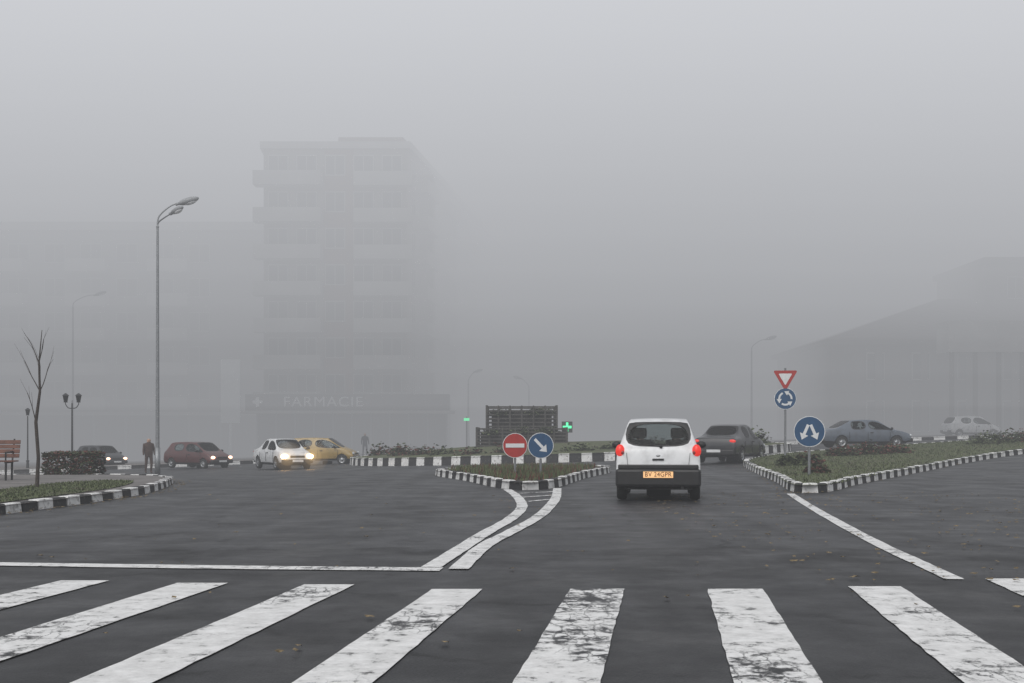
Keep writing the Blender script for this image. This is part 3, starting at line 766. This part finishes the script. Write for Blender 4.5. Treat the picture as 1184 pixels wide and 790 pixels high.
make_car('sedan_car',8.35,46.2,27,'s',1.,.97,1.02,dark,tail=M['tail'])
make_car('sedan_car',17.9,62,82,'s',1.05,1.08,1.02,silver)
WL=make_car('sedan_car',-10.9,57.5,150,'s',.97,.95,1.02,white,head=M['head'],hr=1.3)
make_car('taxi_car',-10.3,65.5,95,'h',1.05,1.12,.98,yellow)
make_car('hatchback_car',-17.1,66,125,'h',1.08,1.12,.98,red,head=M['head_w'])
make_car('hatchback_car',-26.5,78,130,'h',1.08,1.12,.98,dark,head=M['head_w'])
make_car('hatchback_car',32.2,85,80,'h',1.05,1.1,1.,white)
# added emissive balls round the oncoming headlamps, standing in for light scattered in fog
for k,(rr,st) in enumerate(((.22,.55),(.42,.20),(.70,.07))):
    m,nt,out=new_mat('emissive_halo'); em=N(nt,'ShaderNodeEmission',Strength=st); em.inputs[0].default_value=(1,.66,.30,1); nt.links.new(em.outputs[0],out.inputs['Volume'])
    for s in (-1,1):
        mb=MB(); mb.ball((s*.61,2.13+rr*.6,.63),rr,rr,rr,0,24); mb.obj('emissive_halo',[m],WL)

# ---------------------------------------------------------------- apartment building
conc=mat('render_wall',(.25,.235,.21),.9,.15,.4,bump=.2); conc2=mat('parapet_concrete',(.44,.435,.42),.85,.12,.5); brick=mat('brown_render',(.19,.11,.085),.9,.15,.5)
wing=mat('grey_render',(.20,.20,.20),.9,.15,.3); win=mat('window_glass',(.02,.025,.03),.15,.3,.5); shop=mat('shop_glass',(.03,.034,.034),.15,.4,.8)
A=empty('apartment_building')
def prism(mb,P,z0,z1,mi=0):
    n=len(P); vs=[(p[0],p[1],z0) for p in P]+[(p[0],p[1],z1) for p in P]
    mb.add(vs,[(i,(i+1)%n,n+(i+1)%n,n+i) for i in range(n)]+[tuple(range(n-1,-1,-1)),tuple(range(n,2*n))],mi)
TP=[(-20.1,98),(-8.5,98),(-1.5,150),(-25,150)]
mb=MB(); prism(mb,TP,-2,24.2,0); prism(mb,[(-14.2,99),(-8.9,99),(-2.5,148),(-14.2,148)],24.2,25.4,1); prism(mb,[(-20.35,97.7),(-8.2,97.7),(-1.2,150.2),(-25.2,150.2)],24.205,24.75,2)
mb.box(-15.2,-12.8,97.9,97.995,3.4,24.1,1)
for k in range(4):
    y0=103+k*11; x0=-8.5+(y0-98)*7/52
    mb.box(x0-1.5,x0+1.1,y0,y0+4,-1,23.2-k*1.2,0)
mb.obj('walls',[conc,brick,conc2],A)
mb=MB(); fr_=MB(); F=2.95
def facade(ax,ay,bx,by,z0,floors,bay,ww,wh,sill,out=.03,skip=None):
    a=Vector((ax,ay,0)); b=Vector((bx,by,0)); L=(b-a).length; d=(b-a)/L; nrm=Vector((d.y,-d.x,0)); nb=int(L/bay)
    off=(L-nb*bay)/2
    for f in range(floors):
        for k in range(nb):
            if skip and skip(f,k): continue
            c=a+d*(off+bay*(k+.5)); z=z0+f*F+sill
            T=Matrix(((d.x,nrm.x*-1,0,c.x),(d.y,nrm.y*-1,0,c.y),(0,0,1,z),(0,0,0,1)))
            mb.box(-ww/2,ww/2,-out,.02,0,wh,0,T)
            fr_.box(-ww/2-.08,ww/2+.08,-out-.05,-.001,-.1,-.003,0,T); fr_.box(-ww/2-.08,ww/2+.08,-out-.05,-.001,wh+.003,wh+.1,0,T)
            fr_.box(-.035,.035,-out-.03,-out-.002,0,wh,0,T)
            for s in (-1,1): fr_.box(s*(ww/2+.04)-.037,s*(ww/2+.04)+.037,-out-.04,-.001,0,wh,0,T)
facade(-20.1,98,-8.5,98,3.4,7,2.3,1.5,1.5,1.0,.12)
facade(-8.5,98,-1.5,150,3.4,7,3.2,1.6,1.5,1.0)
facade(-75,104,-25.2,104,3.2,5,3.1,1.7,1.5,.9)
mb.obj('windows',[win],A); fr_.obj('window_frames',[conc2],A)
mb=MB()
for f in range(7):
    z=3.5+f*F
    mb.box(-20.7,-15.3,96.6,97.99,z-.12,z+.05,0); mb.box(-20.7,-15.3,96.6,96.72,z+.052,z+1.0,0); mb.box(-20.7,-20.58,96.722,97.99,z+.052,z+1.0,0); mb.box(-15.42,-15.3,96.722,97.99,z+.052,z+1.0,0)
    mb.box(-12.7,-8.0,96.9,97.89,z-.12,z+.05,0); mb.box(-12.7,-8.0,96.9,97.02,z+.052,z+1.0,0)
    for k in range(5):
        y0=100+k*9.5; x0=-8.5+(y0-98)*7/52
        T=Matrix.Translation((x0,y0,z))@Matrix.Rotation(-math.atan2(7,52),4,'Z')
        mb.box(.01,1.3,0,5.5,-.12,.05,0,T); mb.box(1.2,1.3,0,5.5,.052,1.0,0,T); mb.box(.01,1.199,0,.1,.052,1.0,0,T)
mb.obj('balconies',[conc2],A)
mb=MB(); prism(mb,[(-75,104),(-21,104),(-21,118),(-75,118)],-2,18.6,0); prism(mb,[(-75.2,103.6),(-20.9,103.6),(-20.9,118.2),(-75.2,118.2)],18.602,19.3,1)
mb.obj('side_wing',[wing,conc2],A)
mb=MB()
for f in range(5):
    z=3.3+f*F
    for k in range(7):
        x0=-73+k*7; mb.box(x0,x0+3.4,102.8,103.99,z-.12,z+.95,0)
mb.obj('wing_balconies',[conc2],A)
# street level runs wider than the tower: shopfront, canopy and fascia
mb=MB(); gz=-1
mb.box(-20.5,-5.2,97.2,97.89,gz,2.75,0)
for k in range(11): mb.box(-20.5+k*1.52,-20.38+k*1.52,97.12,97.198,gz,2.75,1)
mb.box(-21.6,-4.6,95.4,97.89,2.76,2.98,2); mb.box(-21.2,-5,96.2,97.89,2.982,4.3,3)
mb.box(-8.45,-5.2,97.9,104,gz,4.0,2)
mb.box(-60,-22,103.2,103.99,gz,2.7,0); mb.box(-60,-21.5,102.4,103.99,2.71,3.0,2)
for k in range(14): mb.box(-60+k*2.7,-59.8+k*2.7,103.1,103.198,gz,2.7,1)
mb.obj('shopfronts',[shop,M['sign_grey'],conc2,mat('fascia',(.12,.12,.12),.7,.1)],A)
lt=mat('shop_letters',(.86,.89,.89),.4,.05)
text('FARMACIE',1.12,lt,A,(-15.0,96.14,3.66),ext=.05,name='shop_lettering',sxx=1.12,bold=.0,sp=1.12)
mb=MB()
for X in (-20.2,):
    mb.box(X-.12,X+.12,96.05,96.18,3.3,4.06,0); mb.box(X-.38,X-.122,96.05,96.18,3.56,3.8,0); mb.box(X+.122,X+.38,96.05,96.18,3.56,3.8,0)
mb.obj('pharmacy_cross',[lt],A)
mb=MB(); mb.box(-22.9,-21.4,95.2,95.5,2,7,0); mb.cyl((-22.15,95.35,-1),(-22.15,95.35,2),.12); mb.obj('advertising_panel',[lt],A)
gm=emis('green_neon',(.08,1,.40),1.8,(.05,.3,.1))
E=empty('green_neon_sign',(3.6,79,1.6)); mb=MB()
mb.box(-.07,.07,0,.08,-.30,.30,0); mb.box(-.28,-.072,0,.08,-.08,.08,0); mb.box(.072,.28,0,.08,-.08,.08,0); mb.obj('cross',[gm],E)
mb=MB(); mb.cyl((0,.12,-1.9),(0,.12,.35),.05); mb.box(-.35,.35,.085,.15,-.36,.36); mb.obj('post_and_panel',[M['black']],E)
E=empty('green_neon_sign',(-3.3,88,2.2)); mb=MB(); mb.box(-.2,.2,0,.08,-.1,.1,0); mb.obj('panel',[gm],E); mb=MB(); mb.cyl((0,.12,-3.1),(0,.12,.2),.05); mb.obj('post',[M['black']],E)

# ---------------------------------------------------------------- civic building, right
Bd=empty('civic_building'); wall=mat('stucco',(.14,.135,.125),.9,.2,.5); roofm=mat('roof_tiles',(.08,.065,.06),.85,.3,1.5,bump=.4,bscale=8)
mb=MB(); X0,X1,Y0,Y1=25.2,72,96,115
mb.box(X0,X1,Y0,Y1,-1,8.2,0); mb.box(X0-.5,X1+.5,Y0-.5,Y1+.5,8.202,8.55,1); mb.box(X0-.12,X1+.1,Y0-.12,Y1,4.5,4.75,1)
for k in range(13):
    x=X0+k*3.6; mb.box(x-.05,x+.5,Y0-.18,Y0-.125,-.5,8.19,1)
mb.box(40,X1-2,Y0+6,Y1-1,8.6,15.5,0); mb.box(39.7,X1-1.7,Y0+5.7,Y1-.7,15.502,16,1)
mb.obj('walls',[wall,wall],Bd)
mb=MB(); e=[(X0-.6,Y0-.6,8.56),(X1+.6,Y0-.6,8.56),(X1+.6,Y1+.6,8.56),(X0-.6,Y1+.6,8.56)]; rd=[(X0+12,105.5,12.9),(X1-8,105.5,12.9)]
mb.add(e+rd,[(0,1,5,4),(1,2,5),(2,3,4,5),(3,0,4),(3,2,1,0)],0)
mb.obj('roof',[roofm],Bd)
mb=MB(); fr_=MB()
facade(X0,Y0,X1,Y0,1.0,1,3.6,1.3,2.3,.4,.06); facade(X0,Y0,X1,Y0,5.1,1,3.6,1.3,2.0,.4,.06)
facade(40,Y0+6,70,Y0+6,12.2,1,3.6,1.3,1.7,.4,.06)
mb.obj('windows',[win],Bd); fr_.obj('window_surrounds',[conc2],Bd)
mb=MB(); mb.box(33.3,39.6,92.4,95.0,7.4,9.8,0)
for k in range(4): mb.cyl((33.7+k*1.8,92.8,0),(33.7+k*1.8,92.8,7.39),.2,.18,14,2)
mb.obj('portico',[conc2,roofm,wall],Bd)

# ---------------------------------------------------------------- fog (volumes whose own emission stands in for scattered skylight, a thin haze near, a dense bank farther off, brighter higher up)
TINT=(.970,.99,1.04)
def fog(x0,x1,y0,y1,z0,z1,sig,c):
    m,nt,out=new_mat('fog_volume')
    ab=N(nt,'ShaderNodeVolumeAbsorption',Density=sig); ab.inputs[0].default_value=(0,0,0,1)
    em=N(nt,'ShaderNodeEmission',Strength=sig*c); em.inputs[0].default_value=(TINT[0],TINT[1],TINT[2],1)
    ad=N(nt,'ShaderNodeAddShader'); nt.links.new(ab.outputs[0],ad.inputs[0]); nt.links.new(em.outputs[0],ad.inputs[1]); nt.links.new(ad.outputs[0],out.inputs['Volume'])
    mb=MB(); mb.box(x0,x1,y0,y1,z0,z1); mb.obj('fog',[m])
fog(-400,400,-120,77.98,-4,7,.0042,.31)
fog(-400,400,-120,77.97,7.02,40,.0048,.58)
tab=[(-3,.30),(1,.303),(6,.338),(11,.39),(17,.457),(23,.54),(30,.64),(36,.71),(50,.80),(80,.85)]
def cz(z):
    for (a,ca),(b,cb) in zip(tab,tab[1:]):
        if a<=z<=b: return ca+(cb-ca)*(z-a)/(b-a)
    return tab[-1][1]
zs=[-4,3]+[3+2.2*i for i in range(1,20)]+[70]
for i,(a,b) in enumerate(zip(zs,zs[1:])):
    fog(-401,401,78,152,a,b-.01,.087,cz((a+b)/2 if b<60 else 54))

# ---------------------------------------------------------------- light
EL=math.radians(48); AZ=math.radians(200)
w=bpy.data.worlds.new('World'); S.world=w; w.use_nodes=True; nt=w.node_tree
bg=nt.nodes['Background']; sk=nt.nodes.new('ShaderNodeTexSky'); sk.sky_type='NISHITA'; sk.sun_disc=False; sk.sun_elevation=EL; sk.sun_rotation=AZ; sk.dust_density=3; sk.air_density=1.
hs=nt.nodes.new('ShaderNodeHueSaturation'); hs.inputs['Saturation'].default_value=.18
nt.links.new(sk.outputs[0],hs.inputs['Color']); nt.links.new(hs.outputs[0],bg.inputs[0]); bg.inputs[1].default_value=.15
ld=bpy.data.lights.new('sun','SUN'); ld.energy=1.2; ld.angle=math.radians(60); ld.color=(1,.98,.95)
lo=bpy.data.objects.new('sun',ld); COL.objects.link(lo)
sd=Vector((math.sin(AZ)*math.cos(EL),math.cos(AZ)*math.cos(EL),math.sin(EL)))
lo.rotation_euler=sd.to_track_quat('Z','Y').to_euler(); lo.location=(0,-10,30)

# ---------------------------------------------------------------- camera
cd=bpy.data.cameras.new('camera'); cam=bpy.data.objects.new('camera',cd); COL.objects.link(cam)
cam.location=(0,0,1.2); cam.rotation_euler=(math.pi/2,0,0); cd.lens=1400/1184*36; cd.sensor_width=36; cd.shift_y=106/1184
cd.clip_start=.1; cd.clip_end=2000
S.camera=cam
S.view_settings.view_transform='Standard'; S.view_settings.look='None'; S.view_settings.exposure=0
